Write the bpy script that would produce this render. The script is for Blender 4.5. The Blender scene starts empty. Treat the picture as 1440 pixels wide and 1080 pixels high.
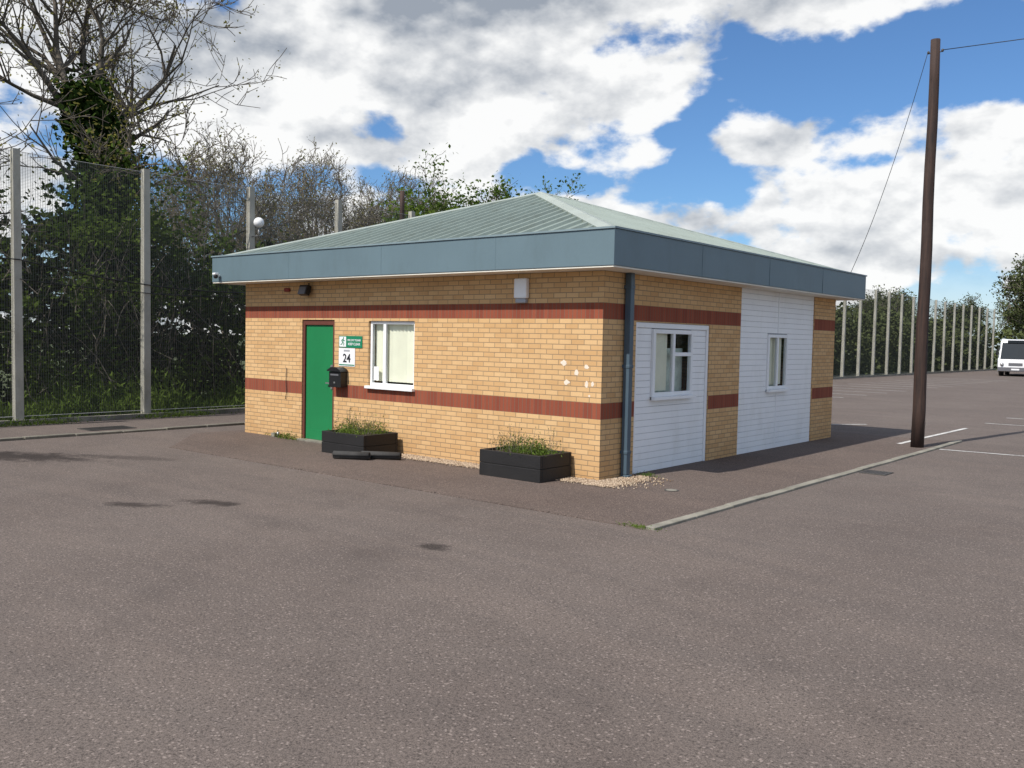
import bpy, math, random
import numpy as np
from mathutils import Vector, Matrix
S=bpy.context.scene
COL=bpy.context.collection
random.seed(7)
RNG=np.random.default_rng(7)

# ------------------------------------------------------------------ node helpers
def newmat(name):
    m=bpy.data.materials.new(name); m.use_nodes=True
    nt=m.node_tree; nt.nodes.clear()
    out=nt.nodes.new('ShaderNodeOutputMaterial')
    b=nt.nodes.new('ShaderNodeBsdfPrincipled')
    nt.links.new(b.outputs[0],out.inputs[0])
    return m,nt,b,out
def setin(nt,sock,v):
    if isinstance(v,bpy.types.NodeSocket): nt.links.new(v,sock)
    elif isinstance(v,(tuple,list)) and len(v)==3 and sock.type=='RGBA': sock.default_value=(*v,1)
    else: sock.default_value=v
def M(nt,op,a,b=None,c=None,clamp=False):
    n=nt.nodes.new('ShaderNodeMath'); n.operation=op; n.use_clamp=clamp
    setin(nt,n.inputs[0],a)
    if b is not None: setin(nt,n.inputs[1],b)
    if c is not None: setin(nt,n.inputs[2],c)
    return n.outputs[0]
def noise(nt,vec,scale,detail=4,rough=.55,dist=0.0):
    n=nt.nodes.new('ShaderNodeTexNoise')
    if vec is not None: nt.links.new(vec,n.inputs['Vector'])
    n.inputs['Scale'].default_value=scale; n.inputs['Detail'].default_value=detail
    n.inputs['Roughness'].default_value=rough; n.inputs['Distortion'].default_value=dist
    return n.outputs[0]
def mix(nt,f,a,b,mode='MIX'):
    n=nt.nodes.new('ShaderNodeMixRGB'); n.blend_type=mode
    setin(nt,n.inputs[0],f); setin(nt,n.inputs[1],a); setin(nt,n.inputs[2],b)
    return n.outputs[0]
def mapr(nt,v,a,b,c=0.0,d=1.0,smooth=False):
    n=nt.nodes.new('ShaderNodeMapRange'); n.clamp=True
    if smooth: n.interpolation_type='SMOOTHSTEP'
    setin(nt,n.inputs[0],v)
    for i,x in enumerate((a,b,c,d)): setin(nt,n.inputs[1+i],x)
    return n.outputs[0]
def ocoord(nt,scale=None):
    t=nt.nodes.new('ShaderNodeNewGeometry').outputs['Position']
    if scale:
        n=nt.nodes.new('ShaderNodeVectorMath'); n.operation='MULTIPLY'
        nt.links.new(t,n.inputs[0]); n.inputs[1].default_value=scale; t=n.outputs[0]
    return t
def bump(nt,b,h,strength=.3,dist=.01):
    n=nt.nodes.new('ShaderNodeBump'); n.inputs['Strength'].default_value=strength
    n.inputs['Distance'].default_value=dist; nt.links.new(h,n.inputs['Height'])
    nt.links.new(n.outputs[0],b.inputs['Normal'])
def simple(name,col,rough=.6,var=.15,scale=3.0,fine=60.0,metal=0.0,dirt=None,bmp=0.0,spec=None):
    """painted / plain surface with large and fine tonal variation"""
    m,nt,b,out=newmat(name)
    p=ocoord(nt)
    n1=noise(nt,p,scale,4,.6); n2=noise(nt,p,fine,2,.6)
    s=M(nt,'ADD',M(nt,'MULTIPLY',n1,.7),M(nt,'MULTIPLY',n2,.3))
    lo=tuple(c*(1-var) for c in col); hi=tuple(min(1,c*(1+var)) for c in col)
    c=mix(nt,mapr(nt,s,.3,.7),lo,hi)
    if dirt:
        dm=mapr(nt,noise(nt,ocoord(nt,(1,1,.35)),2.2,6,.7),.5,.75,0,dirt[1])
        c=mix(nt,dm,c,dirt[0])
    setin(nt,b.inputs['Base Color'],c)
    b.inputs['Roughness'].default_value=rough; b.inputs['Metallic'].default_value=metal
    if spec is not None: b.inputs['Specular IOR Level'].default_value=spec
    if bmp: bump(nt,b,n2,bmp,.01)
    return m

# ------------------------------------------------------------------ materials
def brick_mat(name,c1,c2,mortar,w,h,off,ms):
    m,nt,b,out=newmat(name)
    uv=nt.nodes.new('ShaderNodeUVMap').outputs[0]
    br=nt.nodes.new('ShaderNodeTexBrick'); nt.links.new(uv,br.inputs['Vector'])
    br.offset=off; br.offset_frequency=2
    br.inputs['Color1'].default_value=(*c1,1); br.inputs['Color2'].default_value=(*c2,1)
    br.inputs['Mortar'].default_value=(*mortar,1); br.inputs['Scale'].default_value=1
    br.inputs['Mortar Size'].default_value=ms; br.inputs['Mortar Smooth'].default_value=.1
    br.inputs['Brick Width'].default_value=w; br.inputs['Row Height'].default_value=h
    p=ocoord(nt)
    n1=noise(nt,p,1.1,5,.62); n2=noise(nt,p,45,3,.7)
    st=noise(nt,ocoord(nt,(3.0,3.0,.35)),1.6,5,.65)
    c=mix(nt,mapr(nt,n2,.3,.7,.0,.5),br.outputs[0],(1.20,1.18,1.14),'MULTIPLY')
    c=mix(nt,mapr(nt,n1,.38,.72,.0,.28),c,(.76,.71,.66),'MULTIPLY')
    c=mix(nt,mapr(nt,st,.54,.72,.0,.26),c,(.66,.62,.60),'MULTIPLY')
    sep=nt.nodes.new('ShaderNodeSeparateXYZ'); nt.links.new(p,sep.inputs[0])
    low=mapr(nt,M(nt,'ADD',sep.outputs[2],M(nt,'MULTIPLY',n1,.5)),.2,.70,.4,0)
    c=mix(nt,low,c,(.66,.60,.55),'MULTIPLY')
    setin(nt,b.inputs['Base Color'],c); b.inputs['Roughness'].default_value=.9
    b.inputs['Specular IOR Level'].default_value=.2
    h_=M(nt,'ADD',M(nt,'SUBTRACT',1.0,br.outputs[1]),M(nt,'MULTIPLY',n2,.4))
    bump(nt,b,h_,.5,.006)
    return m
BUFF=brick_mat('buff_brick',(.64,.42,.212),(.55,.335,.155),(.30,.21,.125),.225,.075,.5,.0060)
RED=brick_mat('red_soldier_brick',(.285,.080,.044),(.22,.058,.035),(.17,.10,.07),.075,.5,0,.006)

def asphalt(name,base,stains=True):
    m,nt,b,out=newmat(name)
    p=ocoord(nt)
    fine=noise(nt,p,130,2,.8); mid=noise(nt,p,48,3,.7)
    big=noise(nt,p,.35,5,.6,.6); sweep=noise(nt,ocoord(nt,(.25,1.3,1)),1.0,4,.6,1.2)
    patch=noise(nt,p,1.7,5,.65)
    f=M(nt,'ADD',M(nt,'MULTIPLY',fine,.6),M(nt,'MULTIPLY',mid,.4))
    dark=tuple(c*.36 for c in base); light=tuple(c*1.8 for c in base)
    c=mix(nt,mapr(nt,f,.36,.66),dark,light)
    c=mix(nt,mapr(nt,big,.38,.66,0,.55),c,(.76,.74,.74),'MULTIPLY')
    c=mix(nt,mapr(nt,sweep,.4,.65,0,.40),c,(1.32,1.28,1.24),'MULTIPLY')
    c=mix(nt,mapr(nt,patch,.5,.7,0,.28),c,(.74,.74,.75),'MULTIPLY')
    sp=nt.nodes.new('ShaderNodeTexWhiteNoise'); sn=nt.nodes.new('ShaderNodeVectorMath'); sn.operation='SNAP'
    nt.links.new(p,sn.inputs[0]); sn.inputs[1].default_value=(.012,.012,50); nt.links.new(sn.outputs[0],sp.inputs['Vector'])
    c=mix(nt,M(nt,'MULTIPLY',M(nt,'GREATER_THAN',sp.outputs[0],.965),.55),c,tuple(min(1,x*2.6) for x in base))
    c=mix(nt,M(nt,'MULTIPLY',M(nt,'LESS_THAN',sp.outputs[0],.06),.5),c,tuple(x*.25 for x in base))
    if stains:
        sep=nt.nodes.new('ShaderNodeSeparateXYZ'); nt.links.new(p,sep.inputs[0])
        for (cx,cy,r,wd,k) in [(12,2,14.5,.16,.22),(12,2,13.0,.18,.20),(-2,-16,11.2,.2,.16),(-2,-16,12.8,.16,.18)]:
            dx=M(nt,'SUBTRACT',sep.outputs[0],cx); dy=M(nt,'SUBTRACT',sep.outputs[1],cy)
            d=M(nt,'SQRT',M(nt,'ADD',M(nt,'MULTIPLY',dx,dx),M(nt,'MULTIPLY',dy,dy)))
            q=M(nt,'ABSOLUTE',M(nt,'SUBTRACT',d,M(nt,'ADD',r-.4,M(nt,'MULTIPLY',big,.8))))
            c=mix(nt,M(nt,'MULTIPLY',mapr(nt,q,0,wd*2,k,0,True),mapr(nt,patch,.35,.6)),c,(.55,.55,.56),'MULTIPLY')
        w=M(nt,'MULTIPLY',M(nt,'SUBTRACT',noise(nt,p,3.2,6,.75),.5),2.6)
        for (sx,sy,rx,ry,a,k) in [(-2.70,-5.45,.36,.15,.5,.8),(-2.25,-4.75,.44,.15,.35,.85),(1.19,-4.54,.20,.13,.4,.8),(-8.0,-4.9,1.6,.55,.6,.9),(-6.6,-3.6,1.1,.22,.5,.4)]:
            dx=M(nt,'SUBTRACT',sep.outputs[0],sx); dy=M(nt,'SUBTRACT',sep.outputs[1],sy)
            ca,sa=math.cos(a),math.sin(a)
            u=M(nt,'ADD',M(nt,'MULTIPLY',dx,ca/rx),M(nt,'MULTIPLY',dy,sa/rx))
            v=M(nt,'ADD',M(nt,'MULTIPLY',dx,-sa/ry),M(nt,'MULTIPLY',dy,ca/ry))
            d=M(nt,'SQRT',M(nt,'ADD',M(nt,'MULTIPLY',u,u),M(nt,'MULTIPLY',v,v)))
            d=M(nt,'ADD',d,w)
            c=mix(nt,mapr(nt,d,.45,1.25,k,0,True),c,(.22,.21,.21),'MULTIPLY')
    setin(nt,b.inputs['Base Color'],c); b.inputs['Roughness'].default_value=.92
    b.inputs['Specular IOR Level'].default_value=.25
    bump(nt,b,f,.5,.006)
    return m
ASPH=asphalt('worn_asphalt',(.128,.105,.092))
APRON=asphalt('apron_asphalt',(.116,.090,.077),False)

CONC=simple('concrete',(.23,.215,.175),.9,.35,2.5,50,dirt=((.10,.095,.065),.75),bmp=.3)
CONCD=simple('weathered_concrete',(.17,.155,.125),.95,.4,2.5,50,dirt=((.07,.07,.045),.8),bmp=.3)
CONCP=simple('concrete_post',(.38,.365,.31),.9,.2,1.5,40,dirt=((.18,.17,.11),.6))
FASC=simple('fascia_blue_grey',(.120,.175,.200),.45,.07,.8,30,dirt=((.085,.12,.13),.40))
FASJ=simple('fascia_joint',(.100,.150,.172),.5,.05)
FASTOP=simple('fascia_trim',(.19,.25,.27),.5,.08)
ROOF=simple('roof_sheet',(.205,.250,.222),.6,.14,.6,25,dirt=((.13,.15,.12),.6))
ROOFCAP=simple('roof_flashing',(.33,.37,.33),.5,.12,1.2,25,dirt=((.22,.24,.19),.5))
SOFF=simple('soffit_white',(.80,.76,.66),.7,.08,dirt=((.45,.4,.3),.4))
WHITE=simple('white_upvc',(.84,.85,.85),.4,.04,2,30,dirt=((.66,.65,.60),.35))
BOARD=simple('white_cladding',(.87,.88,.88),.45,.04,1.2,30,dirt=((.68,.68,.64),.45))
SHADOWGAP=simple('cladding_backing',(.40,.41,.42),.8,.1)
GREEN=simple('green_door_paint',(.012,.185,.062),.45,.10,1.5,30)
FRAME=simple('brown_door_frame',(.12,.035,.022),.6,.2,4,40)
BLACK=simple('black_plastic',(.012,.012,.013),.4,.2)
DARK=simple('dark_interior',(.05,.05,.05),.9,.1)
METALG=simple('grey_metal',(.30,.30,.30),.4,.1,metal=.6)
PIPE=simple('downpipe_blue_grey',(.065,.10,.13),.4,.08)
WOODD=simple('planter_timber',(.010,.009,.009),.65,.4,3,50,bmp=.4)
SOIL=simple('soil',(.05,.035,.022),1,.4,8,60)
BLIND=simple('blind_fabric',(.88,.86,.70),.8,.05)
CURT=simple('net_curtain',(.55,.62,.55),.9,.30,5)
SIGNG=simple('sign_green',(.010,.20,.10),.4,.04)
SIGNW=simple('sign_white',(.80,.80,.80),.4,.03)
INK=simple('sign_ink',(.02,.02,.025),.5,.05)
GREYINK=simple('sign_grey_ink',(.35,.36,.38),.5,.05)
PATCH=simple('wall_filler',(.74,.64,.52),.9,.15,9)
REDBOX=simple('red_plastic',(.22,.03,.02),.5,.1)
CABLE=simple('black_cable',(.015,.015,.016),.6,.1)
IRON=simple('cast_iron',(.06,.055,.05),.7,.3,6)
TYRE=simple('tyre_rubber',(.03,.03,.03),.8,.3)
FELT=simple('rolled_rubber_mat',(.040,.038,.036),.85,.35,8)
BUSW=simple('bus_paint',(.80,.80,.80),.25,.03)
BUSG=simple('bus_glass',(.02,.025,.03),.08,.1)
BUSR=simple('bus_grey_trim',(.12,.12,.13),.5,.1)
RIM=simple('wheel_rim',(.4,.4,.4),.4,.1,metal=.7)

def wood_pole():
    m,nt,b,out=newmat('creosoted_timber')
    p=ocoord(nt,(14,14,.9)); n=noise(nt,p,1.6,6,.65); n2=noise(nt,ocoord(nt),1.3,4,.6)
    c=mix(nt,mapr(nt,n,.3,.7),(.012,.007,.006),(.060,.030,.020))
    c=mix(nt,mapr(nt,n2,.5,.75,0,.5),c,(.09,.055,.04))
    setin(nt,b.inputs['Base Color'],c); b.inputs['Roughness'].default_value=.8
    bump(nt,b,n,.6,.01); return m
POLE=wood_pole()

def line_mat():
    m,nt,b,out=newmat('worn_white_line')
    p=ocoord(nt); n=noise(nt,p,22,5,.75); n2=noise(nt,p,2.5,4,.6)
    f=mapr(nt,M(nt,'ADD',M(nt,'MULTIPLY',n,.6),M(nt,'MULTIPLY',n2,.4)),.48,.62,0,.9)
    c=mix(nt,f,(.60,.59,.56),(.14,.12,.11))
    setin(nt,b.inputs['Base Color'],c); b.inputs['Roughness'].default_value=.85; return m
LINE=line_mat()

def gravel_mat():
    m,nt,b,out=newmat('gravel')
    v=nt.nodes.new('ShaderNodeTexVoronoi'); nt.links.new(ocoord(nt),v.inputs['Vector']); v.inputs['Scale'].default_value=38
    hsv=nt.nodes.new('ShaderNodeSeparateColor'); nt.links.new(v.outputs['Color'],hsv.inputs[0])
    c=mix(nt,hsv.outputs[0],(.12,.09,.055),(.42,.32,.21))
    setin(nt,b.inputs['Base Color'],c); b.inputs['Roughness'].default_value=.95
    return m
GRAV=gravel_mat()
def stone_mat():
    m,nt,b,out=newmat('pebbles')
    r=nt.nodes.new('ShaderNodeNewGeometry').outputs['Random Per Island']
    c=mix(nt,r,(.16,.10,.06),(.58,.46,.33))
    setin(nt,b.inputs['Base Color'],c); b.inputs['Roughness'].default_value=.9; return m
PEB=stone_mat()
def grass_mat():
    m,nt,b,out=newmat('field_grass')
    p=ocoord(nt); n=noise(nt,p,.4,6,.7); n2=noise(nt,p,25,4,.7)
    c=mix(nt,mapr(nt,n,.35,.65),(.035,.055,.014),(.085,.115,.032))
    c=mix(nt,mapr(nt,n2,.35,.65,0,.6),c,(.05,.045,.02)); setin(nt,b.inputs['Base Color'],c)
    b.inputs['Roughness'].default_value=1; return m
GRASS=grass_mat()
def leaf_mat(name,dark,light,scale=.7,trans=.3):
    m,nt,b,out=newmat(name)
    r=nt.nodes.new('ShaderNodeNewGeometry').outputs['Random Per Island']
    n=noise(nt,ocoord(nt),scale,1,.6)
    f=M(nt,'ADD',M(nt,'MULTIPLY',r,.5),M(nt,'MULTIPLY',mapr(nt,n,.3,.7),.5))
    c=mix(nt,f,dark,light)
    nt.nodes.remove(b)
    df=nt.nodes.new('ShaderNodeBsdfDiffuse'); nt.links.new(c,df.inputs[0])
    if trans<=0: nt.links.new(df.outputs[0],out.inputs[0]); return m
    t=nt.nodes.new('ShaderNodeBsdfTranslucent'); nt.links.new(c,t.inputs[0])
    ms=nt.nodes.new('ShaderNodeMixShader'); ms.inputs[0].default_value=trans
    nt.links.new(df.outputs[0],ms.inputs[1]); nt.links.new(t.outputs[0],ms.inputs[2]); nt.links.new(ms.outputs[0],out.inputs[0])
    return m
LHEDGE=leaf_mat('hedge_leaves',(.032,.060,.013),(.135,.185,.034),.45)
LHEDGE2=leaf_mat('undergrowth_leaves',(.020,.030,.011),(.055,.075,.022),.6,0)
LIVY=leaf_mat('ivy_leaves',(.014,.028,.008),(.060,.095,.020),.8,0)
LBUD=leaf_mat('spring_leaves',(.14,.14,.035),(.27,.24,.07),.5,.4)
LGREEN=leaf_mat('fresh_leaves',(.05,.095,.018),(.14,.20,.035),.5,.4)
LGRASS=leaf_mat('grass_blades',(.055,.09,.018),(.18,.25,.05),.6,.3)
LDIST=leaf_mat('distant_leaves',(.045,.055,.024),(.10,.118,.045),.2,0)
BARK=simple('bark',(.17,.145,.115),.95,.3,3,40)
BARKD=simple('bark_dark',(.105,.088,.068),.95,.3,3,40)

def glass_mat():
    m,nt,b,out=newmat('window_glass')
    nt.nodes.remove(b); b=nt.nodes.new('ShaderNodeBsdfGlossy'); b.inputs['Roughness'].default_value=.02
    b.inputs[0].default_value=(.9,.95,.95,1)
    t=nt.nodes.new('ShaderNodeBsdfTransparent'); t.inputs[0].default_value=(.96,.98,.97,1)
    lw=nt.nodes.new('ShaderNodeLayerWeight'); lw.inputs[0].default_value=.2
    ms=nt.nodes.new('ShaderNodeMixShader'); nt.links.new(M(nt,'ADD',M(nt,'MULTIPLY',lw.outputs[0],.55),.02,clamp=True),ms.inputs[0])
    nt.links.new(t.outputs[0],ms.inputs[1]); nt.links.new(b.outputs[0],ms.inputs[2]); nt.links.new(ms.outputs[0],out.inputs[0])
    return m
GLASS=glass_mat()

def mesh_mat():
    """welded steel anti-climb mesh, see-through between the wires"""
    m,nt,b,out=newmat('welded_wire_mesh')
    uv=nt.nodes.new('ShaderNodeUVMap').outputs[0]
    sep=nt.nodes.new('ShaderNodeSeparateXYZ'); nt.links.new(uv,sep.inputs[0])
    def wires(s,pitch,w):
        fr=M(nt,'FRACT',M(nt,'DIVIDE',s,pitch))
        return M(nt,'LESS_THAN',fr,w/pitch)
    a=wires(sep.outputs[0],.05,.007); c=wires(sep.outputs[1],.030,.005)
    f=M(nt,'MAXIMUM',a,c)
    nt.nodes.remove(b); b=nt.nodes.new('ShaderNodeBsdfDiffuse'); b.inputs[0].default_value=(.125,.13,.115,1)
    t=nt.nodes.new('ShaderNodeBsdfTransparent')
    ms=nt.nodes.new('ShaderNodeMixShader'); nt.links.new(f,ms.inputs[0])
    nt.links.new(t.outputs[0],ms.inputs[1]); nt.links.new(b.outputs[0],ms.inputs[2]); nt.links.new(ms.outputs[0],out.inputs[0])
    return m
WIRE=mesh_mat()

# ------------------------------------------------------------------ mesh helpers
def empty(name,loc=(0,0,0)):
    e=bpy.data.objects.new(name,None); e.location=loc; COL.objects.link(e); e.empty_display_size=.3; return e
class MB:
    def __init__(s): s.v=[];s.f=[];s.m=[];s.uv=[];s.mats=[];s.sm=[]
    def mi(s,mat):
        if mat not in s.mats: s.mats.append(mat)
        return s.mats.index(mat)
    def face(s,pts,mat,uvs=None,smooth=False):
        i=len(s.v); s.v+= [tuple(p) for p in pts]; s.f.append(tuple(range(i,i+len(pts)))); s.m.append(s.mi(mat))
        s.uv+= uvs if uvs else [(0,0)]*len(pts); s.sm.append(smooth)
    def box(s,x0,x1,y0,y1,z0,z1,mat,rot=None,piv=None):
        P=[Vector((x,y,z)) for x in (x0,x1) for y in (y0,y1) for z in (z0,z1)]
        if rot is not None:
            piv=Vector(piv) if piv else Vector(((x0+x1)/2,(y0+y1)/2,(z0+z1)/2)); P=[rot@(p-piv)+piv for p in P]
        for q in [(0,1,3,2),(4,6,7,5),(0,4,5,1),(2,3,7,6),(0,2,6,4),(1,5,7,3)]: s.face([P[k] for k in q],mat)
    def tube(s,pts,rads,mat,k=12,caps=True):
        pts=[Vector(p) for p in pts]; rings=[]
        for i,p in enumerate(pts):
            d=(pts[min(i+1,len(pts)-1)]-pts[max(i-1,0)]).normalized()
            a=d.orthogonal().normalized() if i==0 else (a-d*a.dot(d)).normalized()
            b=d.cross(a); r=rads[i] if isinstance(rads,(list,tuple)) else rads
            rings.append([p+(a*math.cos(t)+b*math.sin(t))*r for t in [2*math.pi*j/k for j in range(k)]])
        for i in range(len(rings)-1):
            for j in range(k):
                s.face([rings[i][j],rings[i][(j+1)%k],rings[i+1][(j+1)%k],rings[i+1][j]],mat,smooth=True)
        if caps: s.face(rings[0][::-1],mat); s.face(rings[-1],mat)
    def sphere(s,c,r,mat,n=12,sz=1.0,half=False):
        c=Vector(c)
        def P(i,j):
            t=math.pi*i/n; p=2*math.pi*j/(2*n); return c+Vector((math.sin(t)*math.cos(p)*r,math.sin(t)*math.sin(p)*r,math.cos(t)*r*sz))
        for i in range(n):
            if half and i>=n//2: break
            for j in range(2*n):
                q=[P(i,j),P(i+1,j),P(i+1,j+1),P(i,j+1)]
                if i==0: q=[P(0,0),P(1,j),P(1,j+1)]
                elif i==n-1: q=[P(i,j),P(n,0),P(i,j+1)]
                s.face(q,mat,smooth=True)
    def make(s,name,parent=None,bevel=0,merge=False):
        me=bpy.data.meshes.new(name); me.from_pydata(s.v,[],s.f); 
        for m in s.mats: me.materials.append(m)
        me.polygons.foreach_set('material_index',s.m); me.polygons.foreach_set('use_smooth',s.sm)
        u=me.uv_layers.new(name='UVMap'); u.data.foreach_set('uv',[c for t in s.uv for c in t])
        if merge or bevel or any(s.sm):
            import bmesh
            bm=bmesh.new(); bm.from_mesh(me); bmesh.ops.remove_doubles(bm,verts=bm.verts,dist=1e-5); bm.to_mesh(me); bm.free()
        me.update(); o=bpy.data.objects.new(name,me); COL.objects.link(o)
        if bevel:
            b=o.modifiers.new('bevel','BEVEL'); b.width=bevel; b.segments=2; b.limit_method='ANGLE'
        if parent: o.parent=parent
        return o
def npmesh(name,V,F,mat,parent=None,nper=4,extra=None):
    me=bpy.data.meshes.new(name); nf=len(F)
    me.vertices.add(len(V)); me.vertices.foreach_set('co',np.asarray(V,dtype=np.float32).ravel())
    me.loops.add(nf*nper); me.loops.foreach_set('vertex_index',np.asarray(F,dtype=np.int32).ravel())
    me.polygons.add(nf); me.polygons.foreach_set('loop_start',np.arange(nf,dtype=np.int32)*nper)
    mats=mat if isinstance(mat,list) else [mat]
    for m in mats: me.materials.append(m)
    if extra is not None: me.polygons.foreach_set('material_index',np.asarray(extra,dtype=np.int32))
    me.update(calc_edges=True); me.validate()
    o=bpy.data.objects.new(name,me); COL.objects.link(o)
    if parent: o.parent=parent
    return o
def leaf_geo(P,size,up=0.0,aspect=.6):
    n=len(P); a=RNG.normal(size=(n,3)); a[:,2]*=.7
    a[:,2]+=up*2; a/=np.linalg.norm(a,axis=1)[:,None]
    r=RNG.normal(size=(n,3)); b=np.cross(a,r); b/=np.linalg.norm(b,axis=1)[:,None]
    s=(size*RNG.uniform(.6,1.4,n))[:,None]
    V=np.empty((n,4,3)); V[:,0]=P-a*s; V[:,1]=P+b*s*aspect; V[:,2]=P+a*s; V[:,3]=P-b*s*aspect
    return V.reshape(-1,3), np.arange(4*n).reshape(-1,4)
def seg_geo(segs,k=4):
    A=np.array([s[0] for s in segs]);B=np.array([s[1] for s in segs]);ra=np.array([s[2] for s in segs]);rb=np.array([s[3] for s in segs])
    d=B-A; d/=np.linalg.norm(d,axis=1)[:,None]+1e-9
    ref=np.where(np.abs(d[:,2:3])>.9,np.array([[1.,0,0]]),np.array([[0,0,1.]]))
    u=np.cross(d,ref); u/=np.linalg.norm(u,axis=1)[:,None]; w=np.cross(d,u)
    n=len(segs); V=np.empty((n,2*k,3))
    for j in range(k):
        t=2*math.pi*j/k; o=u*math.cos(t)+w*math.sin(t)
        V[:,j]=A+o*ra[:,None]; V[:,k+j]=B+o*rb[:,None]
    F=[]
    base=np.arange(n)[:,None]*2*k
    for j in range(k):
        j2=(j+1)%k; F.append(base+np.array([[j,j2,k+j2,k+j]]))
    return V.reshape(-1,3),np.concatenate(F,0)
def grow(seed,H,trunk_r,spread=1.0,levels=5,kids=(7,7,5,4,3),minr=.009,trunk_frac=.32,upb=.25,lenr=.62,fork=.72):
    R=random.Random(seed); segs=[]; tips=[]; big=[]
    def br(p,d,L,r,lv):
        ns=4 if lv<2 else (3 if lv<4 else 2)
        nk=kids[min(lv,len(kids)-1)] if lv<levels else 0
        pts=[(p,r)]
        for i in range(ns):
            d=(d+Vector((R.gauss(0,1),R.gauss(0,1),R.gauss(0,1)))*(.10 if lv==0 else .22)+Vector((0,0,upb*.25 if lv else 0))).normalized()
            q=p+d*(L/ns); r2=max(minr*.8,r*(1-.75*(i+1)/ns) if lv else r*(1-.55*(i+1)/ns))
            segs.append((tuple(p),tuple(q),max(minr,pts[-1][1]),max(minr*.8,r2)))
            if lv<=1: big.append((tuple(p),tuple(q),r))
            pts.append((q,r2)); p=q
        if lv>=levels-1: tips.append(tuple(p))
        for k in range(nk):
            t=R.uniform(trunk_frac if lv==0 else .25,1.0); x=t*ns; i=min(int(x),ns-1); fr=x-i
            a=pts[i][0].lerp(pts[i+1][0],fr); rr=pts[i][1]*(1-fr)+pts[i+1][1]*fr
            dd=(pts[i+1][0]-pts[i][0]).normalized()
            o=dd.orthogonal().normalized(); o.rotate(Matrix.Rotation(R.uniform(0,6.283),3,dd))
            ang=R.uniform(.5,1.05)*spread
            nd=(dd*math.cos(ang)+o*math.sin(ang)+Vector((0,0,upb))).normalized()
            l=L*lenr*R.uniform(.7,1.15)*(1.25-.5*t if lv==0 else 1)
            br(a,nd,l,min(rr*.75,r*.55),lv+1)
    br(Vector((0,0,-.1)),Vector((0,0,1)),H*fork,trunk_r,0)
    return segs,tips,big
def tree(name,loc,segs,tips,bark,leafmat=None,leafsize=.06,nleaf=1,jit=.15,rotz=0,ivy=None,k=4,sc=1.0):
    V,F=seg_geo(segs,k); mats=[bark]; mi=np.zeros(len(F),int)
    if leafmat is not None:
        P=np.repeat(np.array(tips),nleaf,0); P=P+RNG.normal(size=P.shape)*jit
        v,f=leaf_geo(P,leafsize); F=np.concatenate([F,f+len(V)]); V=np.concatenate([V,v]); mats.append(leafmat); mi=np.concatenate([mi,np.full(len(f),1)])
    if ivy is not None:
        v,f=leaf_geo(ivy,.085,aspect=.8); F=np.concatenate([F,f+len(V)]); V=np.concatenate([V,v]); mats.append(LIVY); mi=np.concatenate([mi,np.full(len(f),len(mats)-1)])
    o=npmesh(name,V,F,mats,extra=mi); o.location=loc; o.rotation_euler=(0,0,rotz); o.scale=(sc,)*3
    return o

# ------------------------------------------------------------------ ground
def sheet(name,x0,x1,y0,y1,z,mat):
    b=MB(); b.face([(x0,y0,z),(x1,y0,z),(x1,y1,z),(x0,y1,z)],mat); return b.make(name)
sheet('ground',-900,900,-400,1500,-.03,GRASS)
sheet('car_park',-12.62,70,-60,83.6,0,ASPH)
b=MB(); b.face([(-7.3,-2.36,.004),(2.2,-2.36,.004),(2.2,10.2,.004),(-9.0,10.2,.004),(-9.0,-.9,.004)],APRON); b.make('building_apron')
b=MB()
y=-2.36
while y<10.1:
    b.box(2.2,2.32,y,min(y+.905,10.2),-.02,.032+random.uniform(-.006,.006),CONC); y+=.915
b.make('kerb',bevel=.008)
b=MB(); x=-7.3
while x<2.15:
    b.box(x,min(x+.905,2.19),-2.40,-2.362,-.02,.010+random.uniform(-.003,.003),APRON); x+=.915
b.make('path_edging')
b=MB(); y=-22
while y<30:
    o=random.uniform(-.012,.012); b.box(-10.05+o,-9.90+o,y,y+.895,-.02,.045+random.uniform(-.008,.008),CONCD); y+=.915
b.make('kerb.001',bevel=.010)
b=MB(); y=-30
while y<84:
    b.box(-12.80,-12.63,y,y+2.80,-.05,.10+random.uniform(-.01,.01),CONC); y+=2.815
b.make('fence_kerb')
b=MB()
def line(x0,y0,x1,y1,w=.1,z=.0085):
    d=Vector((x1-x0,y1-y0,0)).normalized(); n=Vector((-d.y,d.x,0))*w/2
    a=Vector((x0,y0,z));c=Vector((x1,y1,z)); b.face([a-n,c-n,c+n,a+n],LINE)
line(1.48,10.25,1.54,13.9); line(2.36,8.32,9,8.75); line(-1.3,11.9,-.55,12.85,.11); line(1.48,8.7,1.5,10.15,z=.009)
for i in range(14):
    yy=19+i*2.6; line(-9.6,yy,-5.2,yy)
for i in range(12):
    yy=16+i*2.6; line(1.5+0*i,yy,6.0,yy)
line(6.05,16,6.05,44.6)
b.make('parking_markings')
def grate(name,cx,cy,w,d,z=.004):
    b=MB(); b.box(cx-w/2,cx+w/2,cy-d/2,cy+d/2,z,z+.004,DARK)
    b.box(cx-w/2-.03,cx+w/2+.03,cy-d/2-.03,cy-d/2,z,z+.012,IRON);b.box(cx-w/2-.03,cx+w/2+.03,cy+d/2,cy+d/2+.03,z,z+.012,IRON)
    b.box(cx-w/2-.03,cx-w/2,cy-d/2,cy+d/2,z,z+.012,IRON);b.box(cx+w/2,cx+w/2+.03,cy-d/2,cy+d/2,z,z+.012,IRON)
    n=7
    for i in range(n):
        x=cx-w/2+w*(i+.5)/n; b.box(x-.014,x+.014,cy-d/2,cy+d/2,z+.004,z+.010,IRON)
    b.make(name)
grate('drain_grate',2.56,3.96,.34,.36,.001); grate('drain_grate.001',-10.9,-1.7,.5,.9,.001)
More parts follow.
